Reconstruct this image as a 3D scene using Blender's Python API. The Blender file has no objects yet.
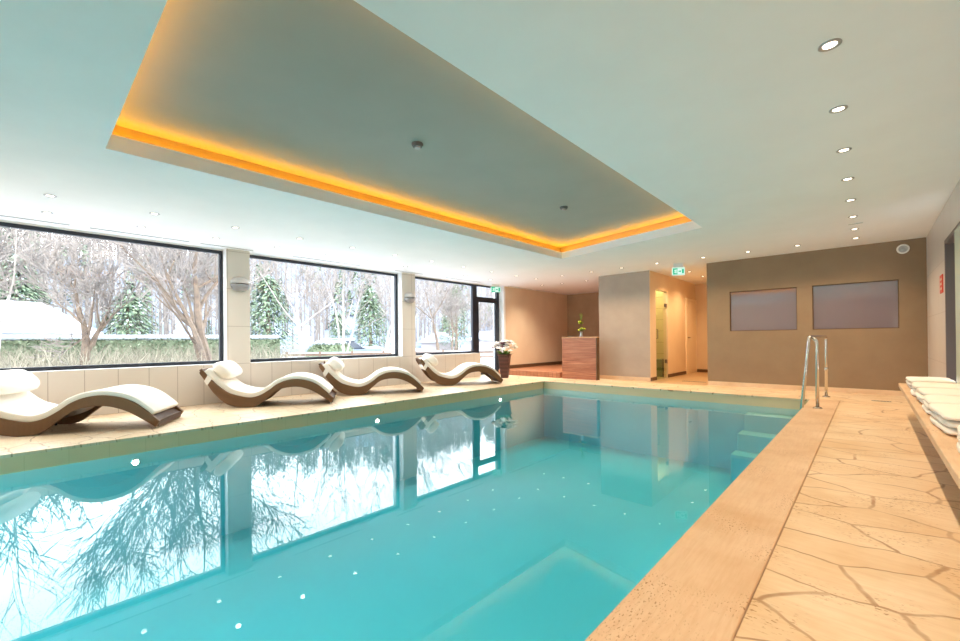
import bpy, bmesh, math, random
from mathutils import Vector, Matrix, noise
PI = math.pi
C = bpy.context.scene.collection
SC = bpy.context.scene
R = math.radians

# ------------------------------------------------------------------ camera, sky, exposure
TH, PITCH, ROLL, FPX, PY = .7454, .0038, -.0099, 421.39, 338.65
F0 = Vector((-math.sin(TH), math.cos(TH), 0)); R0 = Vector((math.cos(TH), math.sin(TH), 0)); Z0 = Vector((0, 0, 1))
Fv = F0*math.cos(PITCH) + Z0*math.sin(PITCH); U1 = Z0*math.cos(PITCH) - F0*math.sin(PITCH)
Rv = R0*math.cos(ROLL) + U1*math.sin(ROLL); Uv = U1*math.cos(ROLL) - R0*math.sin(ROLL)
cam_data = bpy.data.cameras.new('camera')
cam = bpy.data.objects.new('camera', cam_data); C.objects.link(cam)
M4 = Matrix((Rv, Uv, -Fv)).transposed().to_4x4(); M4.translation = Vector((0, 0, 1.0)); cam.matrix_world = M4
cam_data.sensor_width = 36; cam_data.lens = FPX/960*36; cam_data.shift_y = (PY-320.5)/960
cam_data.clip_start = .02; cam_data.clip_end = 1000
SC.camera = cam
SKY = 9.5
world = bpy.data.worlds.new('overcast_sky'); SC.world = world; world.use_nodes = True
bg = world.node_tree.nodes['Background']; bg.inputs[0].default_value = (.88, .94, 1, 1); bg.inputs[1].default_value = SKY
SC.view_settings.view_transform = 'Standard'; SC.view_settings.look = 'None'
SC.view_settings.exposure = 0.08; SC.view_settings.gamma = 1; SC.view_settings.use_curve_mapping = False
SC.cycles.max_bounces = 14; SC.cycles.diffuse_bounces = 7; SC.cycles.transparent_max_bounces = 24
SC.cycles.glossy_bounces = 6; SC.cycles.transmission_bounces = 8
SC.cycles.caustics_reflective = False; SC.cycles.caustics_refractive = False
SC.cycles.sample_clamp_indirect = 8
SC.cycles.use_denoising = True
SPOT_W = 55.0          # ceiling downlights
POOL_W = 26.0          # underwater lamps
COVE = 31.0            # amber strips in the ceiling cove

# ------------------------------------------------------------------ materials
def srgb(*c):
    return tuple(((x/255)/12.92 if x/255 <= .04045 else ((x/255+.055)/1.055)**2.4) for x in c) + (1,)
def mat(name, col, rough=.6, metal=0, spec=.5):
    m = bpy.data.materials.new(name); m.use_nodes = True
    p = m.node_tree.nodes['Principled BSDF']
    p.inputs['Base Color'].default_value = col; p.inputs['Roughness'].default_value = rough
    p.inputs['Metallic'].default_value = metal; p.inputs['Specular IOR Level'].default_value = spec
    return m
class NT:
    def __init__(s, m): s.m = m; s.t = m.node_tree; s.p = s.t.nodes['Principled BSDF']
    def n(s, typ, **k):
        x = s.t.nodes.new(typ)
        for a, b in k.items(): setattr(x, a, b)
        return x
    def l(s, a, b): s.t.links.new(a, b)
    def coord(s, scale=(1, 1, 1), rot=(0, 0, 0)):
        g = s.n('ShaderNodeNewGeometry') ; mp = s.n('ShaderNodeMapping')
        mp.inputs['Scale'].default_value = scale; mp.inputs['Rotation'].default_value = rot
        s.l(g.outputs['Position'], mp.inputs['Vector']); return mp.outputs[0]
    def ocoord(s, scale=(1, 1, 1)):
        g = s.n('ShaderNodeTexCoord'); mp = s.n('ShaderNodeMapping'); mp.inputs['Scale'].default_value = scale
        s.l(g.outputs['Object'], mp.inputs['Vector']); return mp.outputs[0]
    def noise(s, v, scale, detail=4, rough=.55, dist=0):
        x = s.n('ShaderNodeTexNoise'); x.inputs['Scale'].default_value = scale; x.inputs['Detail'].default_value = detail
        x.inputs['Roughness'].default_value = rough; x.inputs['Distortion'].default_value = dist
        s.l(v, x.inputs['Vector']); return x.outputs['Fac']
    def ramp(s, f, stops):
        x = s.n('ShaderNodeValToRGB'); e = x.color_ramp.elements
        while len(e) < len(stops): e.new(.5)
        for el, (p, c) in zip(e, stops): el.position = p; el.color = c
        s.l(f, x.inputs[0]); return x.outputs[0]
    def mix(s, f, a, b, mode='MIX'):
        x = s.n('ShaderNodeMix', data_type='RGBA', blend_type=mode)
        for v, i in ((f, 0), (a, 6), (b, 7)):
            if hasattr(v, 'links'): s.l(v, x.inputs[i])
            else: x.inputs[i].default_value = v
        return x.outputs[2]
    def bump(s, h, strength=.2, dist=.01):
        b = s.n('ShaderNodeBump'); b.inputs['Strength'].default_value = strength; b.inputs['Distance'].default_value = dist
        s.l(h, b.inputs['Height']); s.l(b.outputs[0], s.p.inputs['Normal'])
    def col(s, c): s.l(c, s.p.inputs['Base Color'])
def g(v): return (v, v, v, 1)

def speckled(name, a, b, scale=8, rough=.6, bump=.1, spec=.3, stretch=(1, 1, 1)):
    m = mat(name, a, rough, spec=spec); t = NT(m); v = t.coord(stretch)
    f = t.noise(v, scale, 5); t.col(t.mix(t.ramp(f, [(.35, g(0)), (.65, g(1))]), a, b))
    if bump: t.bump(t.noise(v, scale*4, 3), bump, .004)
    return m

def travertine(name, flag):
    m = mat(name, srgb(222, 196, 160), .42, spec=.35); t = NT(m)
    v = t.coord()
    big = t.noise(v, 1.7, 4, .6)
    base = t.ramp(big, [(.3, srgb(216, 188, 150)), (.5, srgb(230, 209, 178)), (.7, srgb(238, 220, 194))])
    vein = t.noise(t.coord((1.2, 9, 1) if flag else (16, 1.3, 1)), 3.5, 6, .65, .4)
    base = t.mix(t.ramp(vein, [(.42, g(0)), (.66, g(.34))]), base, srgb(208, 172, 132))
    pv = t.noise(t.coord((13, 27, 1) if flag else (46, 17, 1)), 3.2, 2, .5)
    pit0 = t.ramp(pv, [(.60, g(0)), (.66, g(1))])
    clus = t.ramp(t.noise(v, 2.2, 2), [(.48, g(0)), (.62, g(1))])
    pit = t.mix(1.0, pit0, clus, 'MULTIPLY')
    base = t.mix(pit, base, srgb(156, 112, 70))
    if flag:
        # irregular flagstones: warped voronoi cells, stretched across the walkway
        w = t.n('ShaderNodeTexNoise'); w.inputs['Scale'].default_value = 2.6; w.inputs['Detail'].default_value = 3
        t.l(v, w.inputs['Vector'])
        sub = t.n('ShaderNodeVectorMath', operation='SUBTRACT'); sub.inputs[1].default_value = (.5, .5, .5); t.l(w.outputs['Color'], sub.inputs[0])
        sc = t.n('ShaderNodeVectorMath', operation='SCALE'); sc.inputs[3].default_value = .18; t.l(sub.outputs[0], sc.inputs[0])
        ad = t.n('ShaderNodeVectorMath', operation='ADD'); t.l(v, ad.inputs[0]); t.l(sc.outputs[0], ad.inputs[1])
        mp = t.n('ShaderNodeMapping'); mp.inputs['Scale'].default_value = (1.9, 3.3, 0); mp.inputs['Rotation'].default_value = (0, 0, .12)
        t.l(ad.outputs[0], mp.inputs['Vector'])
        vo = t.n('ShaderNodeTexVoronoi', feature='DISTANCE_TO_EDGE', voronoi_dimensions='2D'); vo.inputs['Scale'].default_value = 1.0
        vo.inputs['Randomness'].default_value = .95
        t.l(mp.outputs[0], vo.inputs['Vector'])
        crack = t.ramp(vo.outputs['Distance'], [(.0, g(1)), (.014, g(.85)), (.028, g(0))])
        vc = t.n('ShaderNodeTexVoronoi', voronoi_dimensions='2D'); vc.inputs['Scale'].default_value = 1.0; vc.inputs['Randomness'].default_value = .95
        t.l(mp.outputs[0], vc.inputs['Vector'])
        sp = t.n('ShaderNodeSeparateColor'); t.l(vc.outputs['Color'], sp.inputs[0])
        base = t.mix(t.ramp(sp.outputs[0], [(0, g(0)), (1, g(.35))]), base, srgb(214, 178, 132))
        wear = t.ramp(t.noise(v, 5, 3), [(.3, g(.25)), (.6, g(.8))])
        cr = t.mix(1.0, crack, wear, 'MULTIPLY')
        base = t.mix(cr, base, srgb(150, 108, 68))
        pit = t.mix(.5, pit, crack)
    if not flag: base = t.mix(1.0, base, srgb(243, 231, 224), 'MULTIPLY')
    t.col(base)
    inv = t.n('ShaderNodeInvert'); t.l(pit, inv.inputs[1])
    t.bump(inv.outputs[0], .35, .004)
    return m

def tiles(name, col, joint, size, axes, rough=.35, gap=.004, alt=None):
    """plain rectangular tiles; axes picks the two world axes of the wall"""
    m = mat(name, col, rough, spec=.4); t = NT(m)
    ge = t.n('ShaderNodeNewGeometry'); sx = t.n('ShaderNodeSeparateXYZ'); cx = t.n('ShaderNodeCombineXYZ')
    t.l(ge.outputs['Position'], sx.inputs[0])
    t.l(sx.outputs['XYZ'.index(axes[0])], cx.inputs[0]); t.l(sx.outputs['XYZ'.index(axes[1])], cx.inputs[1])
    b = t.n('ShaderNodeTexBrick', offset=0.0)
    b.inputs['Scale'].default_value = 1; b.inputs['Brick Width'].default_value = size[0]; b.inputs['Row Height'].default_value = size[1]
    b.inputs['Mortar Size'].default_value = gap; b.inputs['Mortar Smooth'].default_value = .1
    b.inputs['Color1'].default_value = col; b.inputs['Color2'].default_value = alt or col; b.inputs['Mortar'].default_value = joint
    mp = t.n('ShaderNodeMapping'); mp.inputs['Location'].default_value = (size[2] if len(size) > 2 else 0, 0, 0)
    t.l(cx.outputs[0], mp.inputs['Vector']); t.l(mp.outputs[0], b.inputs['Vector'])
    n = t.noise(t.coord(), 3, 4)
    t.col(t.mix(t.ramp(n, [(.35, g(0)), (.7, g(.25))]), b.outputs['Color'], tuple(x*.9 for x in col[:3])+(1,)))
    inv = t.n('ShaderNodeInvert'); t.l(b.outputs['Fac'], inv.inputs[1]); t.bump(inv.outputs[0], .3, .003)
    return m

def wood(name, a, b, c, plank, axis=2, rough=.38, seam=.045):
    m = mat(name, a, rough, spec=.4); t = NT(m)
    st = [(1.2, 14, 14), (14, 1.2, 14), (1.2, 14, 14)][0]
    v = t.coord(st)
    f = t.noise(v, 1.6, 6, .6, .6)
    base = t.ramp(f, [(.3, a), (.5, b), (.72, c)])
    ge = t.n('ShaderNodeNewGeometry'); sx = t.n('ShaderNodeSeparateXYZ'); t.l(ge.outputs['Position'], sx.inputs[0])
    dv = t.n('ShaderNodeMath', operation='DIVIDE'); dv.inputs[1].default_value = plank; t.l(sx.outputs[axis], dv.inputs[0])
    fl = t.n('ShaderNodeMath', operation='FLOOR'); t.l(dv.outputs[0], fl.inputs[0])
    fr = t.n('ShaderNodeMath', operation='FRACT'); t.l(dv.outputs[0], fr.inputs[0])
    wn = t.n('ShaderNodeTexWhiteNoise', noise_dimensions='1D'); t.l(fl.outputs[0], wn.inputs['W'])
    base = t.mix(t.ramp(wn.outputs[0], [(0, g(0)), (1, g(.5))]), base, a)
    seamf = t.ramp(fr.outputs[0], [(0, g(1)), (seam, g(1)), (seam+.01, g(0))])
    base = t.mix(seamf, base, tuple(x*.35 for x in a[:3])+(1,))
    t.col(base); t.bump(f, .12, .002)
    return m

def wicker(name, a, b):
    m = mat(name, a, .5, spec=.35); t = NT(m)
    v = t.ocoord((1, 1, 1))
    w = t.n('ShaderNodeTexWave', wave_type='BANDS', bands_direction='Z'); w.inputs['Scale'].default_value = 34; w.inputs['Distortion'].default_value = 1.2
    w2 = t.n('ShaderNodeTexWave', wave_type='BANDS', bands_direction='Y'); w2.inputs['Scale'].default_value = 30
    t.l(v, w.inputs['Vector']); t.l(v, w2.inputs['Vector'])
    f = t.mix(.5, w.outputs['Color'], w2.outputs['Color'])
    t.col(t.mix(t.ramp(f, [(.2, g(0)), (.8, g(1))]), a, b)); t.bump(f, .5, .004)
    return m

def fabric(name, col, sc=120):
    m = mat(name, col, .9, spec=.1); t = NT(m); v = t.ocoord()
    t.bump(t.noise(v, sc, 2), .3, .003)
    n = t.noise(v, 5, 3); t.col(t.mix(t.ramp(n, [(.3, g(0)), (.7, g(.3))]), col, tuple(x*.88 for x in col[:3])+(1,)))
    return m

def emit(name, col, s):
    m = bpy.data.materials.new(name); m.use_nodes = True; nt = m.node_tree; nt.nodes.clear()
    e = nt.nodes.new('ShaderNodeEmission'); e.inputs[0].default_value = col; e.inputs[1].default_value = s
    o = nt.nodes.new('ShaderNodeOutputMaterial'); nt.links.new(e.outputs[0], o.inputs[0]); return m

def sheet_glass(name, tint, ior=1.45, rough=0, maxmix=1.0):
    """clear pane / water surface: fresnel reflection over a tinted see-through body"""
    m = bpy.data.materials.new(name); m.use_nodes = True; nt = m.node_tree; nt.nodes.clear()
    tr = nt.nodes.new('ShaderNodeBsdfTransparent'); tr.inputs[0].default_value = tint
    gl = nt.nodes.new('ShaderNodeBsdfGlossy'); gl.inputs['Roughness'].default_value = rough; gl.inputs['Color'].default_value = (1, 1, 1, 1)
    fr = nt.nodes.new('ShaderNodeFresnel'); ge = nt.nodes.new('ShaderNodeNewGeometry')
    mr = nt.nodes.new('ShaderNodeMapRange'); mr.inputs['To Min'].default_value = ior; mr.inputs['To Max'].default_value = 1/ior
    nt.links.new(ge.outputs['Backfacing'], mr.inputs['Value']); nt.links.new(mr.outputs[0], fr.inputs[0])
    mx = nt.nodes.new('ShaderNodeMixShader'); o = nt.nodes.new('ShaderNodeOutputMaterial')
    nt.links.new(fr.outputs[0], mx.inputs[0]); nt.links.new(tr.outputs[0], mx.inputs[1]); nt.links.new(gl.outputs[0], mx.inputs[2])
    nt.links.new(mx.outputs[0], o.inputs[0]); return m

M = {}
M['ceil'] = speckled('white_ceiling_paint', srgb(240, 241, 242), srgb(237, 238, 239), 2, .7, .02, .2)
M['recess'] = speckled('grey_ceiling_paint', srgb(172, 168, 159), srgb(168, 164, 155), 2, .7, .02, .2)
M['cove'] = mat('stone_grey_cove_paint', srgb(150, 132, 112), .7)
M['flag'] = travertine('travertine_flagstones', True)
M['cop'] = travertine('travertine_coping', False)
M['walltile'] = tiles('beige_wall_tiles', srgb(222, 212, 200), srgb(176, 160, 146), (.3555, .64, .14), 'YZ', .4, .004)
M['reveal'] = mat('white_reveal_and_lit_tile', srgb(236, 236, 234), .6)
M['rtile'] = tiles('pale_grey_wall_tiles', srgb(206, 198, 192), srgb(180, 170, 162), (.6, .65), 'YZ', .35, .004)
M['taupe'] = speckled('taupe_wall_paint', srgb(147, 125, 100), srgb(141, 119, 95), 3, .55, .03, .25)
M['lilac_grey'] = speckled('grey_mauve_wall_paint', srgb(176, 162, 150), srgb(170, 156, 144), 3, .6, .03, .25)
M['brown_wall'] = speckled('brown_wall_paint', srgb(176, 154, 128), srgb(168, 146, 120), 3, .6, .03, .25)
M['cream'] = speckled('cream_wall_paint', srgb(226, 206, 178), srgb(222, 200, 172), 2, .6, .02, .25)
M['rimtile'] = tiles('beige_pool_rim_tiles', srgb(232, 202, 158), srgb(220, 190, 146), (.3, .3), 'YZ', .3, .003)
M['basin'] = speckled('turquoise_pool_lining', srgb(148, 202, 206), srgb(143, 198, 204), 1.2, .6, 0, .1)
M['water'] = sheet_glass('clear_pool_water', (1, 1, 1, 1), 1.33)
_nt = M['water'].node_tree; _va = _nt.nodes.new('ShaderNodeVolumeAbsorption'); _va.inputs['Color'].default_value = (.08, .88, .93, 1); _va.inputs['Density'].default_value = .42
_nt.links.new(_va.outputs[0], [n for n in _nt.nodes if n.type == 'OUTPUT_MATERIAL'][0].inputs['Volume'])
M['glass'] = sheet_glass('window_glass', (.97, .985, .98, 1), 1.45)
M['frost'] = sheet_glass('tinted_shower_glass', (.86, .88, .70, 1), 1.4)
M['black'] = mat('anthracite_aluminium', srgb(34, 38, 48), .35)
M['chrome'] = mat('brushed_steel', srgb(205, 200, 192), .16, 1)
M['whitemetal'] = mat('white_metal', srgb(232, 232, 232), .35)
M['greymetal'] = mat('satin_grey_metal', srgb(176, 176, 178), .35, .7)
M['shade'] = mat('grey_lamp_shade', srgb(150, 148, 150), .5); M['shadeu'] = mat('light_grey_lamp_shade', srgb(196, 190, 184), .5)
M['slot'] = mat('dark_air_slot', srgb(70, 72, 74), .6)
M['wood'] = wood('walnut_planks', srgb(142, 84, 58), srgb(176, 112, 80), srgb(202, 142, 104), .092, 2)
M['deckwood'] = wood('oiled_deck_boards', srgb(150, 96, 68), srgb(176, 118, 86), srgb(198, 144, 108), .12, 0)
M['woodtop'] = speckled('light_wood_edge', srgb(206, 164, 126), srgb(190, 146, 108), 12, .4, .03)
M['baseb'] = speckled('brown_skirting', srgb(104, 76, 52), srgb(94, 68, 46), 6, .5, 0)
M['plinth'] = speckled('travertine_skirting', srgb(224, 200, 170), srgb(212, 184, 152), 5, .45, .05)
M['halltile'] = tiles('sand_hall_tiles', srgb(190, 160, 124), srgb(150, 124, 94), (.45, .45), 'XY', .3, .004)
M['lilacpane'] = mat('mauve_window_pane', srgb(120, 110, 124), .05, spec=.5); M['lilacpane'].node_tree.nodes['Principled BSDF'].inputs['IOR'].default_value = 2.9
M['wick'] = wicker('brown_woven_wicker', srgb(88, 62, 40), srgb(134, 100, 68))
M['wickd'] = wicker('dark_woven_wicker', srgb(72, 50, 38), srgb(110, 80, 60))
M['cush'] = fabric('cream_canvas', srgb(246, 240, 230))
M['towel'] = fabric('ivory_terry_cloth', srgb(242, 236, 228), 260)
M['slab'] = travertine('travertine_bench_slab', False)
M['lens'] = emit('lamp_lens', (1, .86, .66, 1), 9)
M['uwlens'] = emit('underwater_lamp_lens', (1, .98, .92, 1), 30)
M['amber'] = emit('amber_led_strip', (1, .44, .012, 1), COVE)
M['signg'] = emit('exit_sign_green', srgb(40, 190, 140), 1.0)
M['signw'] = emit('exit_sign_white', srgb(225, 255, 240), 1.0)
M['red'] = mat('red_plate', srgb(205, 74, 56), .5)
M['whitep'] = mat('white_plastic', srgb(236, 234, 230), .4)
M['doorw'] = mat('white_door_paint', srgb(240, 224, 198), .4)
M['darkgrey'] = mat('dark_grey_frame', srgb(104, 92, 88), .45)
M['pale_glass'] = mat('pale_green_glass_edge', srgb(196, 208, 196), .25)
M['olive'] = tiles('olive_shower_tiles', srgb(214, 204, 164), srgb(160, 148, 112), (.3, .3), 'XZ', .4, .005)
M['teal'] = mat('green_shower_ledge', srgb(104, 124, 92), .4)
M['pot'] = wicker('dark_brown_basket_weave', srgb(70, 42, 36), srgb(98, 62, 52))
M['leaf'] = speckled('green_leaves', srgb(74, 110, 44), srgb(120, 150, 60), 30, .5, 0)
M['petal'] = mat('white_petals', srgb(244, 238, 232), .6)
M['plum'] = mat('plum_petals', srgb(120, 64, 84), .6)
M['lime'] = mat('lime_blossom', srgb(190, 200, 50), .6)
M['soil'] = mat('dark_soil', srgb(50, 36, 28), .9)
M['snow'] = speckled('snow', srgb(168, 173, 182), srgb(152, 158, 168), 1.5, .8, .2)
M['bark'] = speckled('grey_brown_bark', srgb(118, 102, 88), srgb(94, 82, 74), 6, .9, .3)
M['barkl'] = speckled('pale_birch_bark', srgb(172, 164, 158), srgb(150, 142, 138), 6, .9, .3)
M['twig'] = speckled('pinkish_twigs', srgb(132, 122, 114), srgb(114, 108, 106), 3, .9, 0)  # lightened in colour to stand in for haze on the hillside
M['fir'] = speckled('conifer_needles', srgb(84, 106, 88), srgb(112, 124, 98), 3, .9, 0)
M['hedge'] = speckled('snowy_hedge_leaves', srgb(94, 112, 88), srgb(124, 132, 108), 9, .9, 0)
M['reed'] = speckled('dry_grass', srgb(136, 128, 112), srgb(112, 108, 94), 5, .9, 0)
M['hill'] = speckled('hazy_woodland_floor', srgb(124, 134, 150), srgb(104, 116, 136), .12, .95, 0)  # distance haze put into the pale bluish colour
M['timber'] = speckled('weathered_timber', srgb(120, 98, 84), srgb(100, 82, 70), 4, .8, .1)
M['carpaint'] = mat('blue_grey_car_paint', srgb(92, 104, 124), .3)
M['carglass'] = mat('dark_car_glass', srgb(50, 58, 70), .1)
M['render'] = mat('house_render', srgb(150, 144, 144), .8)

# ------------------------------------------------------------------ mesh helpers
class MB:
    def __init__(s): s.v = []; s.f = []; s.mi = []
    def add(s, vs, fs, mi=0):
        o = len(s.v); s.v += [tuple(v) for v in vs]; s.f += [tuple(i+o for i in f) for f in fs]; s.mi += [mi]*len(fs); return s
    def quad(s, a, b, c, d, mi=0): return s.add([a, b, c, d], [(0, 1, 2, 3)], mi)
    def box(s, x0, x1, y0, y1, z0, z1, mi=0):
        v = [(x, y, z) for x in (x0, x1) for y in (y0, y1) for z in (z0, z1)]
        return s.add(v, [(0, 1, 3, 2), (4, 6, 7, 5), (0, 4, 5, 1), (2, 3, 7, 6), (0, 2, 6, 4), (1, 5, 7, 3)], mi)
    def tube(s, pts, rad, n=12, cap=True, mi=0):
        pts = [Vector(p) for p in pts]; k = len(pts)
        rs = rad if isinstance(rad, (list, tuple)) else [rad]*k
        vs = []; fs = []; prev = None
        for i, p in enumerate(pts):
            d = (pts[min(i+1, k-1)] - pts[max(i-1, 0)]).normalized()
            if prev is None:
                a = Vector((0, 0, 1)) if abs(d.z) < .9 else Vector((1, 0, 0)); u = d.cross(a).normalized()
            else: u = (prev - d*prev.dot(d)).normalized()
            prev = u; w = d.cross(u)
            for j in range(n):
                t = 2*PI*j/n; vs.append(p + (u*math.cos(t) + w*math.sin(t))*rs[i])
        for i in range(k-1):
            for j in range(n): fs.append((i*n+j, i*n+(j+1) % n, (i+1)*n+(j+1) % n, (i+1)*n+j))
        if cap: fs.append(tuple(range(n))[::-1]); fs.append(tuple((k-1)*n+j for j in range(n)))
        return s.add(vs, fs, mi)
    def lathe(s, c, prof, n=24, mi=0, axis='z', cap=True):
        c = Vector(c); vs = []; fs = []
        for r, h in prof:
            for j in range(n):
                t = 2*PI*j/n; a, b = r*math.cos(t), r*math.sin(t)
                vs.append(c + Vector({'z': (a, b, h), 'x': (h, a, b), 'y': (a, h, b)}[axis]))
        for i in range(len(prof)-1):
            for j in range(n): fs.append((i*n+j, i*n+(j+1) % n, (i+1)*n+(j+1) % n, (i+1)*n+j))
        if cap: fs.append(tuple(range(n))[::-1]); fs.append(tuple((len(prof)-1)*n+j for j in range(n)))
        return s.add(vs, fs, mi)
    def ball(s, c, r, n=8, m=6, sq=(1, 1, 1), mi=0):
        prof = [(max(.001, math.sin(PI*i/m))*r, -math.cos(PI*i/m)*r) for i in range(m+1)]
        o = len(s.v); s.lathe((0, 0, 0), prof, n, mi)
        for i in range(o, len(s.v)):
            v = s.v[i]; s.v[i] = (c[0]+v[0]*sq[0], c[1]+v[1]*sq[1], c[2]+v[2]*sq[2])
        return s
    def build(s, name, mats, parent=None, smooth=False, bevel=0, seg=2):
        me = bpy.data.meshes.new(name); me.from_pydata(s.v, [], s.f); me.update()
        if not isinstance(mats, (list, tuple)): mats = [mats]
        for m in mats: me.materials.append(m)
        if len(mats) > 1: me.polygons.foreach_set('material_index', s.mi)
        if smooth: me.polygons.foreach_set('use_smooth', [True]*len(me.polygons))
        bm = bmesh.new(); bm.from_mesh(me)
        if len(bm.faces) < 60000: bmesh.ops.recalc_face_normals(bm, faces=bm.faces)
        bm.to_mesh(me); bm.free()
        o = bpy.data.objects.new(name, me); C.objects.link(o)
        if parent: o.parent = parent
        if bevel:
            b = o.modifiers.new('bevel', 'BEVEL'); b.width = bevel; b.segments = seg; b.limit_method = 'ANGLE'; b.angle_limit = R(40)
        return o
def tag(o, label=None, cat=None, group=None, kind=None):
    if label: o['label'] = label
    if cat: o['category'] = cat
    if group: o['group'] = group
    if kind: o['kind'] = kind
    return o
def thing(name, label, cat, loc=(0, 0, 0), rz=0, group=None, kind=None):
    o = bpy.data.objects.new(name, None); o.empty_display_size = .1; C.objects.link(o)
    o.location = loc; o.rotation_euler = (0, 0, rz); return tag(o, label, cat, group, kind)
def struct(mb, name, mats, label=None, **k):
    o = mb.build(name, mats, **k); o['kind'] = 'structure'
    if label: o['label'] = label
    return o
def copy_tree(o, parent=None):
    c = o.copy(); C.objects.link(c); c.parent = parent
    for ch in list(o.children): copy_tree(ch, c)
    return c

# ================================================================== THE SETTING
XW, XG = -7.977, -8.15            # face of the window wall, front of the window frames
XR = .698                          # right wall
YW = 9.925                         # rear wall
YB, YH, YA = -5.0, 13.8, 13.3
ZC, ZF, ZR = 2.598, 2.732, 2.876
PX0, PX1, PY0, PY1 = -5.79, -.675, -2.4, 8.53
ZWAT = -.17
# floor slabs around the basin
f = MB()
f.box(XW-.35, PX0, YB, YH, -.03, 0); f.box(PX0, PX1, PY1, YW+.02, -.03, 0); f.box(PX1, XR, PY1, YW+.05, -.03, 0)
f.box(-.338, XR, YB, PY1, -.03, 0); f.box(PX0, -.338, YB, PY0, -.03, 0); f.box(PX0, -5.0, YW, YH, -.03, 0)
struct(f, 'floor', M['flag'], 'travertine flagstone floor around the pool')
# raised coping strip along the right side of the basin
f = MB(); f.box(PX1-.02, -.34, PY0, PY1+.02, -.04, .016)
struct(f, 'trim_1', M['cop'], 'travertine coping along the right pool edge', bevel=.006)
# hall floor
f = MB(); f.box(-3.77, -2.54, 9.72, 13.5, -.03, .004)
struct(f, 'floor_hall', M['halltile'], 'sand coloured tiles on the hall floor')
# pool basin: rim tiles above the water, turquoise lining below
b = MB()
x0, x1, y0, y1 = PX0-.02, PX1+.02, PY0-.02, PY1+.02
ZB = -1.35
for (za, zb, mi) in ((-.03, ZWAT-.012, 0), (ZWAT-.012, ZB, 1)):
    b.quad((x0, y0, za), (x0, y1, za), (x0, y1, zb), (x0, y0, zb), mi); b.quad((x1, y0, za), (x1, y1, za), (x1, y1, zb), (x1, y0, zb), mi)
    b.quad((x0, y0, za), (x1, y0, za), (x1, y0, zb), (x0, y0, zb), mi); b.quad((x0, y1, za), (x1, y1, za), (x1, y1, zb), (x0, y1, zb), mi)
b.quad((x0, y0, ZB), (x1, y0, ZB), (x1, y1, ZB), (x0, y1, ZB), 1)
tag(struct(b, 'pool_basin', [M['rimtile'], M['basin']]), 'sunken rectangular pool basin with beige tiled rim and turquoise lining')
w = MB(); w.box(x0-.01, x1+.01, y0-.01, y1+.01, ZB-.01, ZWAT)
tag(w.build('pool_water', M['water']), 'calm clear turquoise water filling the indoor pool', 'water', kind='stuff')
# stairs in the far right corner of the basin
st = MB()
for i in range(3): st.box(-1.56-.03*i, x1-.002, y1-.34*(i+1), (y1-.34*i) if i else y1-.002, ZB+.001, ZWAT-.12-.27*i)
struct(st, 'pool_stairs', M['basin'], 'submerged steps in the far right corner of the pool', bevel=.01)

# ceiling with the trapezoid opening
A, B_, C_, D_ = (-4.571, .461), (-1.759, .461), (-1.753, 6.68), (-4.466, 7.263)
c = MB(); o4 = [(-8.4, YB), (XR+.02, YB), (XR+.02, YH+.02), (-8.4, YH+.02)]; i4 = [A, B_, C_, D_]
for k in range(4):
    a, b2, p, q = o4[k], o4[(k+1) % 4], i4[(k+1) % 4], i4[k]
    c.quad((*a, ZC), (*b2, ZC), (*p, ZC), (*q, ZC))
struct(c, 'ceiling', M['ceil'], 'white plaster ceiling with a large recessed opening')
def offs(d):
    cx, cy = -3.14, 3.97; out = []
    pts = [Vector(p) for p in i4]
    for k in range(4):
        p0, p1, p2 = pts[k-1], pts[k], pts[(k+1) % 4]
        e1 = (p1-p0).normalized(); e2 = (p2-p1).normalized()
        n1 = Vector((e1.y, -e1.x)); n2 = Vector((e2.y, -e2.x)); bi = (n1+n2); bi = bi/(bi.dot(n1)); out.append(p1+bi*d)
    return out
fa = MB(); o1 = offs(.018); o2 = offs(.16)
for k in range(4):
    n_ = (k+1) % 4
    fa.quad((*i4[k], ZC), (*i4[n_], ZC), (*i4[n_], ZF), (*i4[k], ZF)); fa.quad((*i4[k], ZF), (*i4[n_], ZF), (*o1[n_], ZF), (*o1[k], ZF))
    fa.quad((*o1[k], ZF), (*o1[n_], ZF), (*o1[n_], ZF-.02), (*o1[k], ZF-.02))
struct(fa, 'trim_2', M['ceil'], 'white vertical face around the ceiling opening')
co = MB()
for k in range(4):
    n_ = (k+1) % 4
    co.quad((*o1[k], ZF-.02), (*o1[n_], ZF-.02), (*o2[n_], ZF-.02), (*o2[k], ZF-.02)); co.quad((*o2[k], ZF-.02), (*o2[n_], ZF-.02), (*o2[n_], ZR), (*o2[k], ZR))
struct(co, 'trim_3', M['cove'], 'painted light cove behind the ceiling opening')
rc = MB(); rc.quad(*[(*p, ZR) for p in offs(.17)])
struct(rc, 'ceiling_recess', M['recess'], 'grey raised ceiling panel above the pool')
SIDES = ['near end', 'right side', 'far end', 'window side']
oa, ob = offs(.062), offs(.088)
for k in range(4):
    n_ = (k+1) % 4; s = MB(); za, zb = ZF-.0199, ZF-.008
    v = [(*oa[k], za), (*oa[n_], za), (*ob[n_], za), (*ob[k], za), (*oa[k], zb), (*oa[n_], zb), (*ob[n_], zb), (*ob[k], zb)]
    s.add(v, [(3, 2, 1, 0), (4, 5, 6, 7), (0, 1, 5, 4), (1, 2, 6, 5), (2, 3, 7, 6), (3, 0, 4, 7)])
    tag(s.build('led_strip', M['amber']), 'glowing amber light strip hidden in the %s of the ceiling cove' % SIDES[k], 'light strip', 'amber strips in the ceiling cove')

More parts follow.
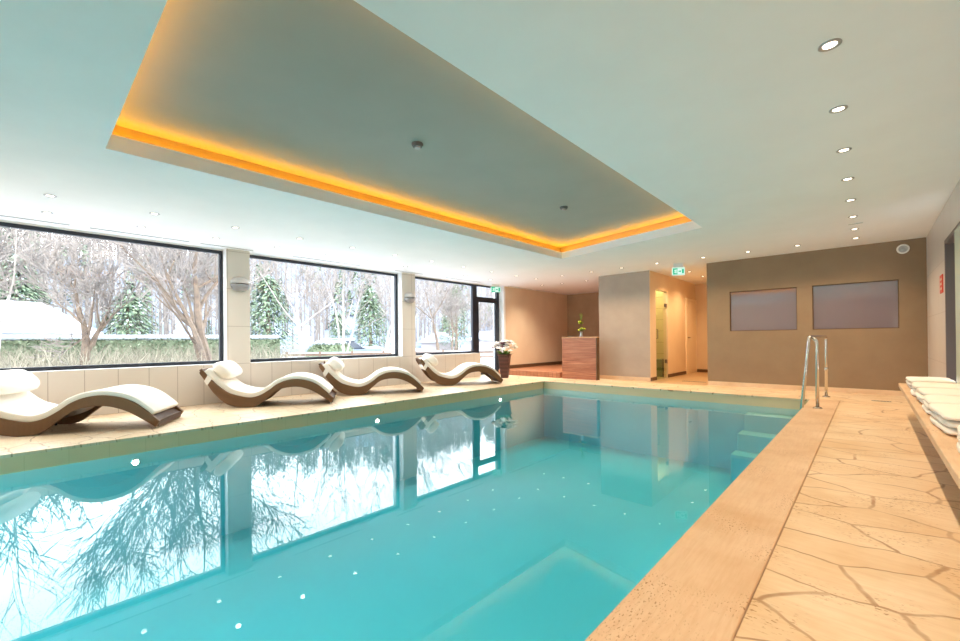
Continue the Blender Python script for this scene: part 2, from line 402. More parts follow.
# window wall: sill wall, pillars, header
ZS = .64
piers = [(-1.30, -.94), (2.335, 2.70), (5.985, 6.37), (-4.98, -4.6)]
wl = MB()
wl.box(-8.40, XW, YB, 8.66, -.03, ZS)
for a, b2 in piers: wl.box(-8.40, XW, a, b2, ZS, ZC)
struct(wl, 'wall_left', M['walltile'], 'beige tiled window wall with pillars')
r = MB(); r.box(-8.40, XG+.02, YB, 9.72, 2.578, ZC+.01)
for a, b2 in piers[:3]: r.box(-8.39, XW-.012, a-.006, a, ZS, ZC)  # near pillar sides whitened: daylight on their tiles put into the colour
r.box(-8.40, XW-.002, YB+.01, 8.60, ZS, ZS+.006)
r.box(-8.40, XW, 9.70, 9.78, -.03, ZC)
struct(r, 'trim_4', M['reveal'], 'white reveals and sills around the windows, pillar sides whitened as if daylit')
wl = MB(); wl.box(-8.40, XW, 9.78, YH, -.03, ZC)
struct(wl, 'wall_left_rear', M['cream'], 'cream side wall behind the garden door')
# windows
def window(nm, ya, yb, label, za=.646, zb=2.578):
    t = thing(nm, label, None, (XG-.03, (ya+yb)/2, za), kind='structure')
    h = (yb-ya)/2; fw, d = .055, .035; H = zb-za
    m = MB(); m.box(-d, d, -h, h, 0, fw); m.box(-d, d, -h, h, H-fw, H); m.box(-d, d, -h, -h+fw, fw, H-fw); m.box(-d, d, h-fw, h, fw, H-fw)
    m.build('window_frame', M['black'], t, bevel=.004)
    pm = MB(); pm.quad((0, -h+fw-.01, fw-.01), (0, h-fw+.01, fw-.01), (0, h-fw+.01, H-fw+.01), (0, -h+fw-.01, H-fw+.01))
    pm.build('pane', M['glass'], t)
window('window_1', -.94, 2.329, 'large black-framed window nearest the camera looking onto bare trees')
window('window_2', 2.70, 5.979, 'middle black-framed picture window between two tiled pillars')
window('window_3', 6.37, 8.59, 'black-framed window beside the garden door')
window('window_6', -4.6, -1.306, 'black-framed window behind the camera')
# garden door with transom
t = thing('door_1', 'black-framed glazed garden door with transom at the end of the windows', None, (XG-.03, 9.14, 0), kind='structure')
m = MB(); m.box(-.035, .035, -.55, -.43, 0, 2.578); m.box(-.035, .035, .43, .54, 0, 2.578); m.box(-.035, .035, -.43, .43, 2.53, 2.578)
m.box(-.035, .035, -.43, .43, 2.17, 2.24); m.build('door_frame', M['black'], t, bevel=.004)
m = MB(); m.quad((0, -.43, 2.24), (0, .43, 2.24), (0, .43, 2.53), (0, -.43, 2.53)); m.build('transom_pane', M['glass'], t)
m = MB(); m.box(-.025, .03, -.43, -.35, .01, 2.17); m.box(-.025, .03, .37, .43, .01, 2.17); m.box(-.025, .03, -.35, .37, .01, .12); m.box(-.025, .03, -.35, .37, 2.09, 2.17)
dl = m.build('door_leaf', M['black'], t, bevel=.004)
m = MB(); m.quad((0, -.35, .12), (0, .37, .12), (0, .37, 2.09), (0, -.35, 2.09)); m.build('pane', M['glass'], dl)
m = MB(); m.box(.03, .07, -.40, -.375, 1.0, 1.03); m.box(.055, .07, -.40, -.26, 1.005, 1.025); m.build('door_handle', M['black'], dl)

# rear wall with two interior windows, block, hall, alcove
wr = MB(); T = .25
wx = [(-2.114, -.995), (-.765, .375)]; zA, zB = 1.135, 1.95
wr.box(-2.54, XR, YW, YW+T, -.03, zA); wr.box(-2.54, XR, YW, YW+T, zB, ZC)
wr.box(-2.54, wx[0][0], YW, YW+T, zA, zB); wr.box(wx[0][1], wx[1][0], YW, YW+T, zA, zB); wr.box(wx[1][1], XR, YW, YW+T, zA, zB)
struct(wr, 'wall_rear', M['taupe'], 'taupe rear wall with two recessed windows')
for k, (a, b2) in enumerate(wx):
    t = thing('window_%d' % (4+k), ['left recessed interior window in the taupe wall, orange reflection at its top', 'right recessed interior window in the taupe wall above the handrail'][k], None, ((a+b2)/2, YW+.05, zA), kind='structure')
    h = (b2-a)/2
    p = MB(); p.box(-h, h, 0, .02, 0, zB-zA); p.build('pane', M['lilacpane'], t)
    p = MB()
    for (xa, xb, za, zb) in ((-h, -h+.012, 0, zB-zA), (h-.012, h, 0, zB-zA), (-h, h, 0, .012), (-h, h, zB-zA-.012, zB-zA)): p.box(xa, xb, -.012, -.0005, za, zb)
    p.build('window_frame', M['baseb'], t)
bl = MB(); bl.box(-5.05, -3.77, YW+.03, 10.33, -.03, ZC); bl.box(-5.05, -4.9, 10.33, 13.8, -.03, ZC)
struct(bl, 'wall_block', [M['lilac_grey']], 'grey-mauve wall block beside the hall')
ha = MB(); ha.box(-3.775, -3.765, YW+.031, 10.33, -.02, ZC-.001); ha.box(-3.87, -3.77, 11.13, 13.5, -.03, ZC); ha.box(-3.87, -3.77, 10.33, 11.13, 2.19, ZC)
ha.box(-3.87, -2.2, 13.5, 13.6, -.03, ZC); ha.box(-2.54, -2.45, YW+T, 13.5, -.03, ZC)
struct(ha, 'wall_hall', M['cream'], 'cream walls of the hall')
sh = MB(); sh.box(-4.9, -4.88, 10.33, 11.6, 0, ZC); sh.box(-4.9, -3.87, 11.5, 11.6, 0, ZC); sh.box(-4.9, -3.87, 10.33, 10.34, 0, ZC); sh.box(-4.9, -3.77, 10.33, 11.6, -.02, .003)
struct(sh, 'wall_shower', M['olive'], 'olive tiled shower room behind the glass door')
lg = MB(); lg.box(-4.86, -3.92, 11.14, 11.48, .006, .46); tag(lg.build('shower_bench', M['teal'], bevel=.01), 'dull green ledge seen through the glass shower door', 'bench')
br = MB(); br.box(-8.0, -5.05, YA, YA+.1, -.03, ZC); struct(br, 'wall_alcove', M['brown_wall'], 'brown end wall of the alcove')
# right wall, wall behind the camera
rw = MB(); rw.box(XR, XR+.2, 7.70, YW+.25, -.03, ZC); rw.box(XR, XR+.2, YB, 5.5, -.03, ZC); rw.box(XR, XR+.2, 5.5, 7.70, 2.17, ZC)
struct(rw, 'wall_right', M['rtile'], 'pale tiled right wall')
bw = MB(); bw.box(-8.4, XR+.2, YB-.1, YB, -.03, ZC); struct(bw, 'wall_front', M['cream'], 'cream wall behind the camera')
# baseboards
bb = MB(); bb.box(-2.54, XR, YW-.012, YW, 0, .085); bb.box(-5.05, -3.765, YW+.018, YW+.03, 0, .085)
struct(bb, 'baseboard_rear', M['plinth'], 'travertine skirting along the rear walls')
bb = MB(); bb.box(-3.77, -3.752, YW+.03, 10.33, .004, .085); bb.box(-3.77, -3.752, 11.13, 12.55, .004, .085); bb.box(-3.77, -2.54, 13.48, 13.5, .004, .085)
struct(bb, 'baseboard_hall', M['baseb'], 'brown skirting in the hall')
bb = MB(); bb.box(XW, XW+.02, 9.79, YA, .14, .24); struct(bb, 'baseboard_left', M['baseb'], 'brown skirting above the wooden platform')

# hall doors
t = thing('door_2', 'frameless glass shower door with steel hinges beside the hall', None, (-3.80, 10.73, 0), kind='structure')
m = MB(); m.quad((0, -.395, .012), (0, .385, .012), (0, .385, 2.18), (0, -.395, 2.18)); m.build('glass_leaf', M['frost'], t)
for z in (.42, 1.84):
    m = MB(); m.box(-.02, .022, .31, .40, z-.045, z+.045); tag(m.build('hinge', M['darkgrey'], t, bevel=.004), 'dark steel hinge')
m = MB(); m.tube([(.006, -.33, 1.0), (.05, -.33, 1.0), (.05, -.33, 1.22), (.006, -.33, 1.22)], .01, 8); m.build('door_handle', M['darkgrey'], t)
t = thing('door_3', 'closed cream door with lever handle at the end of the hall', None, (-3.765, 13.02, 0), kind='structure')
m = MB(); m.box(-.004, .03, -.48, -.42, .004, 2.12); m.box(-.004, .03, .42, .47, .004, 2.12); m.box(-.004, .03, -.42, .42, 2.06, 2.12); m.build('door_frame', M['doorw'], t, bevel=.004)
m = MB(); m.box(-.002, .02, -.42, .42, .01, 2.06); dl = m.build('door_leaf', M['doorw'], t)
m = MB(); m.box(.02, .06, -.36, -.33, 1.0, 1.03); m.box(.045, .06, -.36, -.22, 1.0, 1.025); tag(m.build('door_handle', M['chrome'], dl), 'steel lever handle')
# right wall door
t = thing('door_4', 'dark grey framed doorway with pale glass leaf in the right wall', None, (XR, 7.16, 0), kind='structure')
m = MB(); m.box(-.005, .19, .50, .54, 0, 2.17); m.box(-.005, .19, -1.66, -1.62, 0, 2.17); m.box(-.005, .19, -1.62, .50, 2.12, 2.17); m.box(.10, .14, -.42, .50, 0, 2.12); m.build('door_frame', M['darkgrey'], t, bevel=.003)
m = MB(); m.box(-.018, -.002, -1.62, -.42, 0, 2.12); m.build('glass_leaf', M['pale_glass'], t, bevel=.002)

# ================================================================== OUTSIDE GROUND
def ground_z(x, y):
    d = max(0.0, -x-30); k = min(1, d/60); s = k*k*(3-2*k); q = min(1, max(0, (y-2)/60)); s *= 15+9*q*q*(3-2*q)
    return -.25 + s + 2.0*noise.noise(Vector((x*.05, y*.05, 0)))*k + (-.0 if x > -12 else 0)
gm = MB(); nx, ny = 70, 90; vs = []
for i in range(nx+1):
    for j in range(ny+1):
        x = -8.45 - 150*(i/nx)**1.6; y = -70 + 230*j/ny
        vs.append((x, y, ground_z(x, y)))
fs = [(i*(ny+1)+j, (i+1)*(ny+1)+j, (i+1)*(ny+1)+j+1, i*(ny+1)+j+1) for i in range(nx) for j in range(ny)]
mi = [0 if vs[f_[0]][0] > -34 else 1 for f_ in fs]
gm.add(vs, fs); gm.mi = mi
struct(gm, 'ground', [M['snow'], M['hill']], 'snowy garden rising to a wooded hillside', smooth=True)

# ================================================================== OBJECTS IN THE ROOM
# ---- loungers
UP = [(-.57, .62), (-.44, .445), (-.257, .27), (-.13, .205), (.07, .155), (.215, .18), (.345, .255), (.465, .345), (.60, .40), (.75, .415), (.90, .39), (1.03, .335), (1.14, .25), (1.31, .085)]
LO = [(-.60, .55), (-.527, .43), (-.39, .215), (-.225, .06), (-.02, .002), (.12, .004), (.225, .045), (.35, .15), (.49, .255), (.65, .29), (.80, .285), (.94, .24), (1.06, .172), (1.265, .02)]
def cr(pts, n=6):
    out = []
    for i in range(len(pts)-1):
        p0, p1, p2, p3 = [Vector(pts[max(0, min(len(pts)-1, i+k))]) for k in (-1, 0, 1, 2)]
        for j in range(n):
            t = j/n; out.append(.5*((2*p1)+(p2-p0)*t+(2*p0-5*p1+4*p2-p3)*t*t+(3*p1-p0-3*p2+p3)*t**3))
    out.append(Vector(pts[-1])); return out
def strip_solid(mb, lo, up, xa, xb, mi=0):
    n = len(lo); vs = []
    for x in (xa, xb):
        for p in lo: vs.append((x, p[0], p[1]))
        for p in up: vs.append((x, p[0], p[1]))
    fs = []
    for i in range(n-1):
        fs += [(i, i+1, n+i+1, n+i), (2*n+i, 3*n+i, 3*n+i+1, 2*n+i+1), (i, 2*n+i, 2*n+i+1, i+1), (n+i, n+i+1, 3*n+i+1, 3*n+i)]
    fs += [(0, n, 3*n, 2*n), (n-1, 3*n-1, 4*n-1, 2*n-1)]
    mb.add(vs, fs, mi)
def offset_curve(c, d0, d1=None):
    out = []
    for i, p in enumerate(c):
        a = c[max(0, i-1)]; b2 = c[min(len(c)-1, i+1)]; e = (b2-a).normalized(); n = Vector((-e.y, e.x))
        dd = d0 if d1 is None else d0+(d1-d0)*i/(len(c)-1)
        out.append(p+n*dd)
    return out
upc, loc_ = cr(UP), cr(LO)
HW = .385
def make_lounger():
    root = thing('lounger', 'x', 'sun lounger')
    for s in (-1, 1):
        m = MB(); a, b2 = sorted((s*HW, s*(HW-.045))); strip_solid(m, loc_, upc, a, b2)
        m.build('side_rail', M['wick'], root, bevel=.006)
    m = MB(); dk0, dk1 = offset_curve(upc, -.05), offset_curve(upc, -.028)
    strip_solid(m, dk0, dk1, -HW+.04, HW-.04); m.build('seat_panel', M['wickd'], root)
    m = MB(); strip_solid(m, [Vector((1.24, .02)), Vector((1.285, .018))], [Vector((1.235, .10)), Vector((1.29, .09))], -HW+.045, HW-.045); m.build('end_panel', M['wickd'], root)
    k0 = int(len(upc)*.03)
    cl = offset_curve(upc, -.02)[k0:-3]; ch = offset_curve(upc, .085, .04)[k0:-3]
    m = MB(); strip_solid(m, cl, ch, -HW+.02, HW-.02)
    cu = m.build('cushion', M['cush'], root, bevel=.018, seg=3, smooth=True)
    # rolled head pillow with strap
    m = MB(); n = 14; vs = []; fs = []; cy, cz = -.315, .575; xs = [-.37, -.352, -.31, -.18, 0, .18, .31, .352, .37]; ks = [.55, .82, .97, 1, 1, 1, .97, .82, .55]
    e = Vector((.70, -.71)); nn = Vector((.71, .70))
    for x, k in zip(xs, ks):
        for j in range(n):
            t = 2*PI*j/n; ca, sa = math.cos(t), math.sin(t)
            u = .155*k*math.copysign(abs(ca)**.8, ca); v = .085*k*math.copysign(abs(sa)**.8, sa)
            vs.append((x, cy+e.x*u+nn.x*v, cz+e.y*u+nn.y*v))
    for i in range(len(xs)-1):
        for j in range(n): fs.append((i*n+j, i*n+(j+1) % n, (i+1)*n+(j+1) % n, (i+1)*n+j))
    fs += [tuple(range(n)), tuple((len(xs)-1)*n+j for j in range(n))]
    m.add(vs, fs); pi = m.build('head_pillow', M['cush'], root, smooth=True)
    m = MB(); i0 = 4
    pu = offset_curve(upc, .008); pl = offset_curve(loc_, -.008)
    strip_solid(m, [pl[i0+2], pl[i0+4]], [pu[i0], pu[i0+2]], -HW-.005, HW+.005)
    m.build('pillow_strap', M['cush'], root)
    for s in (-1, 1):
        m = MB(); m.tube([(s*(HW-.05), 1.262, .02), (s*(HW-.05), 1.262, 0)], .018, 10); tag(m.build('foot', M['chrome'], root), 'small steel foot')
        m = MB(); m.tube([(s*(HW-.1), -.02, .03), (s*(HW-.1), -.02, 0)], .014, 8); m.build('glide', M['black'], root)
    return root
LL = ['wave-shaped wicker lounger with white cushion nearest the camera, cut by the left edge', 'wave-shaped wicker lounger with white cushion in front of the first tiled pillar',
      'wave-shaped wicker lounger with white cushion beneath the middle window', 'wave-shaped wicker lounger with white cushion farthest away, next to the potted flowers']
spots = [((-6.80, -.05), 30), ((-7.06, 2.29), 32), ((-7.02, 4.14), 32), ((-6.86, 6.36), 31)]
proto = None
for k, ((cx, cy), ang) in enumerate(spots):
    o = make_lounger() if k == 0 else copy_tree(proto)
    proto = proto or o
    a = R(ang); nx_ = (math.cos(a), -math.sin(a))
    o.location = (cx-nx_[0]*HW, cy-nx_[1]*HW, 0); o.rotation_euler = (0, 0, -a)
    tag(o, LL[k], 'sun lounger', 'wicker loungers along the windows')

# ---- wooden platform and counter in the alcove
m = MB(); m.box(-7.97, -5.9, 9.42, 13.29, 0, .14); m.box(-5.9, -5.06, 9.96, 13.29, 0, .14)
tag(m.build('wooden_platform', M['deckwood'], bevel=.005), 'low brown wooden platform beside the counter in the alcove', 'platform')
t = thing('reception_counter', 'walnut plank counter standing at the edge of the wooden platform', 'counter', (-5.335, 9.68, 0))
m = MB(); m.box(-.485, .465, -.26, -.13, .0, 1.03); m.build('body', M['wood'], t, bevel=.003)
m = MB(); m.box(.465, .485, -.262, -.128, .0, 1.03); m.build('side_panel', M['baseb'], t)
m = MB(); m.box(-.49, .49, -.265, -.125, 1.03, 1.06); m.build('counter_top', M['woodtop'], t, bevel=.003)
# ---- plant arrangement on the counter
random.seed(5)
def leafblade(mb, p, d, L, W, mi=0, droop=.3):
    p = Vector(p); d = Vector(d).normalized(); s = d.cross(Vector((0, 0, 1)))
    s = s.normalized() if s.length > .01 else Vector((1, 0, 0))
    pts = []
    for i in range(5):
        t = i/4; c_ = p+d*L*t-Vector((0, 0, 1))*droop*L*t*t; w_ = W*math.sin(PI*(.12+.86*t))
        pts += [c_+s*w_, c_-s*w_]
    mb.add(pts, [(2*i, 2*i+1, 2*i+3, 2*i+2) for i in range(4)], mi)
t = thing('orchid_arrangement', 'slender two-tiered green arrangement in a glass vase on the walnut counter', 'plant', (-5.30, 9.486, 1.06))
m = MB(); m.lathe((0, 0, 0), [(.045, 0), (.05, .01), (.03, .05), (.035, .12), (.04, .13)], 16); m.build('vase', M['greymetal'], t, smooth=True)
m = MB(); m.tube([(0, 0, .1), (.005, 0, .3), (0, .0, .62)], [.006, .005, .002], 6)
for k in range(8):
    a = k*2.4; m.tube([(0, 0, .40), (.05*math.cos(a), .05*math.sin(a), .56+.02*(k % 3))], .0025, 4)
m.build('stem', M['leaf'], t)
for z, rr in ((.15, .15), (.33, .12)):
    m = MB()
    for k in range(26):
        a = random.uniform(0, 2*PI); leafblade(m, (0, 0, z), (math.cos(a), math.sin(a), random.uniform(.1, .9)), rr*random.uniform(.7, 1.1), .016)
    m.build('leaves', M['leaf'], t)
    m = MB()
    for k in range(9):
        a = random.uniform(0, 2*PI); q = rr*random.uniform(.2, .6); m.ball((q*math.cos(a), q*math.sin(a), z+random.uniform(.01, .07)), .02, 7, 5)
    m.build('blossoms', M['lime'], t, smooth=True)

# ---- potted flowers by the garden door
t = thing('potted_flowers', 'tall dark woven pot of white and plum flowers beside the garden door', 'plant', (-7.08, 8.62, 0), R(30))
def sqpot(mb, prof):
    vs = []; fs = []
    for h, z in prof: vs += [(-h, -h, z), (h, -h, z), (h, h, z), (-h, h, z)]
    for i in range(len(prof)-1):
        for j in range(4): fs.append((i*4+j, i*4+(j+1) % 4, (i+1)*4+(j+1) % 4, (i+1)*4+j))
    fs.append((3, 2, 1, 0)); mb.add(vs, fs)
m = MB(); sqpot(m, [(.088, 0), (.15, .60), (.165, .60), (.165, .63), (.135, .63), (.13, .56)]); m.build('pot', M['pot'], t, bevel=.006)
m = MB(); m.box(-.13, .13, -.13, .13, .54, .565); m.build('soil', M['soil'], t)
m = MB()
for k in range(90):
    a = random.uniform(0, 2*PI); leafblade(m, (.07*math.cos(a), .07*math.sin(a), .57), (math.cos(a), math.sin(a), random.uniform(.4, 2.2)), random.uniform(.16, .34), .02)
m.build('leaves', M['leaf'], t)
for mt, n_, sd in ((M['petal'], 46, 3), (M['plum'], 14, 9)):
    random.seed(sd)
    for k in range(n_):
        m = MB(); a = random.uniform(0, 2*PI); q = random.uniform(.03, .33); z = .90-.6*q*q*4*.5+random.uniform(-.05, .1)
        c_ = Vector((q*math.cos(a), q*math.sin(a), z))
        for j in range(6):
            b2 = j*PI/3+a; leafblade(m, c_, (math.cos(b2), math.sin(b2), .5), .10, .045, droop=.6)
        m.ball(c_, .034, 8, 5)
        m.build('white_flower' if n_ > 20 else 'plum_flower', mt, t)

# ---- wall lamps on the pillars
def sconce(label, y, z):
    t = thing('wall_lamp', label, 'wall lamp', (XW, y, z), group='half-moon wall lamps on the pillars')
    def half(sign, mt, nm):
        m = MB(); n, k = 16, 6; vs = []; fs = []
        for i in range(k+1):
            ph = PI/2*i/k; rr = .155*math.cos(ph)**.8; zz = sign*(.008+.12*math.sin(ph))
            for j in range(n+1):
                a = -PI/2+PI*j/n; vs.append((max(.002, rr*.75*math.cos(a)), rr*math.sin(a), zz))
        for i in range(k):
            for j in range(n): fs.append((i*(n+1)+j, i*(n+1)+j+1, (i+1)*(n+1)+j+1, (i+1)*(n+1)+j))
        fs.append(tuple(range(n+1))); m.add(vs, fs); return m.build(nm, mt, t, smooth=False)
    half(-1, M['shade'], 'lower_shade'); half(1, M['shadeu'], 'upper_shade')
    m = MB(); m.box(0, .02, -.06, .06, -.04, .04); m.build('bracket', M['darkgrey'], t)
sconce('grey half-moon wall lamp on the first tiled pillar', 2.54, 2.01)
sconce('grey half-moon wall lamp on the second tiled pillar', 6.19, 2.02)

# ---- bench with folded towels
t = thing('stone_bench', 'wall-mounted travertine slab bench along the right wall', 'bench', (XR-.001, 4.4, 0))
m = MB(); m.box(-.425, 0, -6.0, 3.2, .35, .40); m.build('seat_slab', M['slab'], t, bevel=.006)
for y in (-4.5, -2.0, .4, 2.6):
    m = MB(); m.box(-.26, 0, y-.03, y+.03, .10, .35); m.build('bracket', M['rtile'], t)
def make_towel(w=.46, d=.36, h=.13, seed=0):
    """a towel folded into three thick layers, folded edges towards the pool"""
    root = thing('folded_towel', 'x', 'towel'); random.seed(seed)
    layers = 3; lh = h/layers
    for i in range(layers):
        m = MB(); nu, nx_ = 21, 12; vs = []; fs = []
        ox, oy = random.uniform(-.012, .012), random.uniform(-.012, .012)
        prof = []
        for j in range(nx_+1):                       # closed section in x-z: bulging rounded fold at -x
            prof.append(j/nx_)
        n = 20
        for a in range(nu):
            u = a/(nu-1)*2-1; y = w/2*math.copysign(abs(u)**.9, u)
            ez = math.sqrt(max(0.03, 1-abs(u)**7)); ex = math.sqrt(max(.6, 1-.25*abs(u)**8))
            for j in range(n):
                tt = 2*PI*j/n; ca, sa = math.cos(tt), math.sin(tt)
                x = (d/2)*ex*math.copysign(abs(ca)**.45, ca); z = (lh*.54)*ez*math.copysign(abs(sa)**.5, sa)
                wv = .006*noise.noise(Vector((x*7, y*6, i*3+seed*5))) + .004*noise.noise(Vector((x*20, y*16, i+seed)))
                vs.append((x+ox+wv, y+oy, lh*(i+.54)+z+(wv if i == layers-1 else wv*.3)))
        for a in range(nu-1):
            for j in range(n): fs.append((a*n+j, a*n+(j+1) % n, (a+1)*n+(j+1) % n, (a+1)*n+j))
        fs += [tuple(range(n))[::-1], tuple((nu-1)*n+j for j in range(n))]
        m.add(vs, fs); m.build('fold', M['towel'], root, smooth=True)
    return root
TY = [6.98, 6.20, 5.50, 4.86, 4.05, 3.10, 2.25]
TL = ['folded ivory towel farthest along the stone bench', 'folded ivory towel second from the far end of the stone bench', 'folded ivory towel third from the far end of the stone bench',
      'folded ivory towel fourth from the far end of the stone bench', 'large folded ivory towel, nearest one fully seen on the bench', 'folded ivory towel cut by the right edge of the photo', 'folded ivory towel on the bench near the camera']
for k, y in enumerate(TY[:6]):
    o = make_towel(w=[.58, .56, .52, .50, .66, .6][k], h=[.115, .115, .115, .115, .13, .13][k], seed=k)
    o.location = (.50, y, .40); o.rotation_euler = (0, 0, R([1, -2, 2, -1, 3, -2][k]))
    tag(o, TL[k], 'towel', 'folded towels on the stone bench')

# ---- pool handrail
t = thing('pool_handrail', 'polished steel handrail at the far right corner of the pool', 'handrail', (-.53, 7.42, .016))
def arc(p, a, b, r, n=6):
    """fillet of radius r at corner p between directions to a and b"""
    p, a, b = Vector(p), Vector(a), Vector(b); da, db = (a-p).normalized(), (b-p).normalized()
    out = []
    for i in range(n+1):
        s = i/n; out.append((p+da*r)*(1-s)**2+p*2*s*(1-s)+(p+db*r)*s*s)
    return out
def rail(pts, r=.1):
    out = [Vector(pts[0])]
    for i in range(1, len(pts)-1): out += arc(pts[i], pts[i-1], pts[i+1], r)
    return out+[Vector(pts[-1])]
m = MB(); m.tube(rail([(0, 1.62, -.01), (0, 1.70, .985), (-.08, -.05, .985), (-.27, -.02, -1.1)], .07), .021, 14); m.build('top_rail', M['chrome'], t, smooth=True)
m = MB(); m.tube(rail([(0, 0, 0), (0, 0, .93), (-.05, .02, .975)], .03), .021, 14); m.build('post', M['chrome'], t, smooth=True)
for y, z in ((0, 0), (1.62, -.016)):
    m = MB(); m.lathe((0, y, z), [(.055, 0), (.055, .008), (.04, .018), (.024, .022)], 20); m.build('flange', M['chrome'], t, smooth=True)
m = MB(); m.lathe((0, 1.655, .45), [(.021, -.03), (.03, -.025), (.03, .025), (.021, .03)], 16); m.build('joint_collar', M['chrome'], t, smooth=True)

# ---- signs, speaker, red plate, drains
def exit_sign(name, label, loc, rz, w_, h_, arrow):
    t = thing(name, label, 'exit sign', loc, rz)
    m = MB(); m.box(-w_/2, w_/2, -.012, .012, -h_/2, h_/2); m.build('sign_board', M['signw'], t)
    m = MB(); y = -.0135; k = w_/.28
    def q(xa, xb, za, zb): m.box(xa*k, xb*k, y-.001, y, za*k, zb*k)
    q(-.125, .125, .068, .075); q(-.125, .125, -.075, -.068)
    q(-.125, -.02, -.068, .068)
    q(.075, .12, -.05, .05) if arrow else None
    m.build('green_field', M['signg'], t)
    m = MB(); y = -.0155                     # running figure, arrow and doorway cut-outs in white
    def P(pts): m.add([(x*k, y, z*k) for x, z in pts], [tuple(range(len(pts)))])
    P([(-.082, .036), (-.070, .036), (-.066, .046), (-.072, .056), (-.082, .054)])
    P([(-.098, .026), (-.066, .034), (-.060, .0), (-.082, -.006)]); P([(-.082, -.004), (-.066, 0), (-.052, -.03), (-.060, -.05), (-.070, -.046)])
    P([(-.082, -.004), (-.088, -.02), (-.108, -.034), (-.106, -.046), (-.078, -.026), (-.07, -.004)]); P([(-.066, .03), (-.044, .014), (-.048, .006), (-.068, .02)])
    P([(-.045, -.05), (-.028, -.05), (-.028, .05), (-.045, .05)])
    m.build('pictogram', M['signw'], t)
    m = MB(); y = -.0155
    if arrow:
        P([(.0, -.012), (.03, -.012), (.03, .012), (.0, .012)]); P([(.03, -.03), (.06, 0), (.03, .03)])
    m.build('arrow', M['signg'], t)
    m = MB(); m.box(-w_*.4, w_*.4, -.006, .006, h_/2, ZC-loc[2]); m.build('hanger', M['whitep'], t)
exit_sign('exit_sign', 'green and white running-man exit sign hanging in front of the hall', (-2.98, 9.5, 2.43), R(30), .25, .165, True)
exit_sign('exit_sign', 'green and white running-man exit sign above the garden door', (-7.86, 9.2, 2.45), R(62), .30, .14, True)
t = thing('wall_speaker', 'round white loudspeaker high on the taupe rear wall', 'speaker', (.43, YW, 2.447))
m = MB(); m.lathe((0, 0, 0), [(.08, 0), (.08, -.012), (.068, -.018), (.056, -.012)], 28, axis='y', cap=False); m.build('rim', M['whitep'], t, smooth=True)
m = MB(); m.lathe((0, 0, 0), [(.057, -.006), (.045, -.012), (.04, -.006), (.022, -.012), (.001, -.014)], 24, axis='y', cap=False); m.build('grille', M['greymetal'], t, smooth=True)
t = thing('red_sign', 'small red vertical plate on the right wall beside the doorway', 'sign', (XR-.006, 8.02, 1.665))
m = MB(); m.box(-.004, .006, -.13, .13, -.115, .115); m.build('plate', M['red'], t)
m = MB()
for z in (-.06, 0, .06): m.box(-.0055, -.004, -.07, .07, z-.014, z+.014)
m.build('pictograms', M['plinth'], t)
def drain(label, x, y, w_, d_, z=0, n=6):
    t = thing('floor_drain', label, 'drain', (x, y, z))
    m = MB(); m.box(-w_/2, w_/2, -d_/2, d_/2, 0, .003); m.build('grate', M['slot'], t)
    m = MB()
    for i in range(n): q_ = -w_/2+w_*(i+.5)/n; m.box(q_-.006, q_+.006, -d_/2, d_/2, .003, .005)
    m.build('bars', M['greymetal'], t)
drain('short dark drain slot in the floor near the rear wall', .13, 8.95, .22, .05)
drain('dark drain slot across the hall floor', -2.95, 10.4, .5, .08, .004, 10)

# ---- ceiling slots and detectors
def slot(label, x, y, L, W=.035, rz=0):
    t = thing('ceiling_air_slot', label, 'air vent', (x, y, ZC), rz, 'linear air slots in the ceiling')
    m = MB(); m.box(-W/2, W/2, -L/2, L/2, -.004, 0); m.build('slot_opening', M['slot'], t)
    m = MB(); m.box(-W/2-.008, -W/2, -L/2, L/2, -.006, 0); m.box(W/2, W/2+.008, -L/2, L/2, -.006, 0); m.build('rim', M['whitemetal'], t)
slot('linear ceiling air slot above the left end of the first window', -7.84, -.05, .95)
slot('linear ceiling air slot above the middle of the first window', -7.84, 1.20, 1.15)
slot('linear ceiling air slot above the first tiled pillar', -7.84, 2.32, .78)
slot('linear ceiling air slot over the middle window', -7.84, 4.1, 1.4)
slot('linear ceiling air slot above the second tiled pillar', -7.84, 6.1, .8)
slot('linear ceiling air slot above the third window', -7.84, 7.9, 1.3)
slot('linear ceiling air slot beside the garden door exit sign', -7.84, 10.35, 1.2)
slot('linear ceiling air slot at the far end of the cream wall', -7.84, 11.75, 1.1)
slot('short air slot across the right row of downlights', -.125, 7.98, .16, .03, PI/2)
for k, (x, y, lab) in enumerate(((-3.14, 2.55, 'round smoke detector nearer the camera on the raised grey ceiling'), (-3.16, 5.2, 'round smoke detector at the far part of the raised grey ceiling'))):
    t = thing('smoke_detector', lab, 'smoke detector', (x, y, ZR))
    m = MB(); m.lathe((0, 0, 0), [(.055, 0), (.055, -.012), (.045, -.03)], 20); m.build('housing', M['darkgrey'], t, smooth=False)
    m = MB(); m.lathe((0, 0, 0), [(.03, -.03), (.028, -.045)], 16); m.build('sensor', M['greymetal'], t)

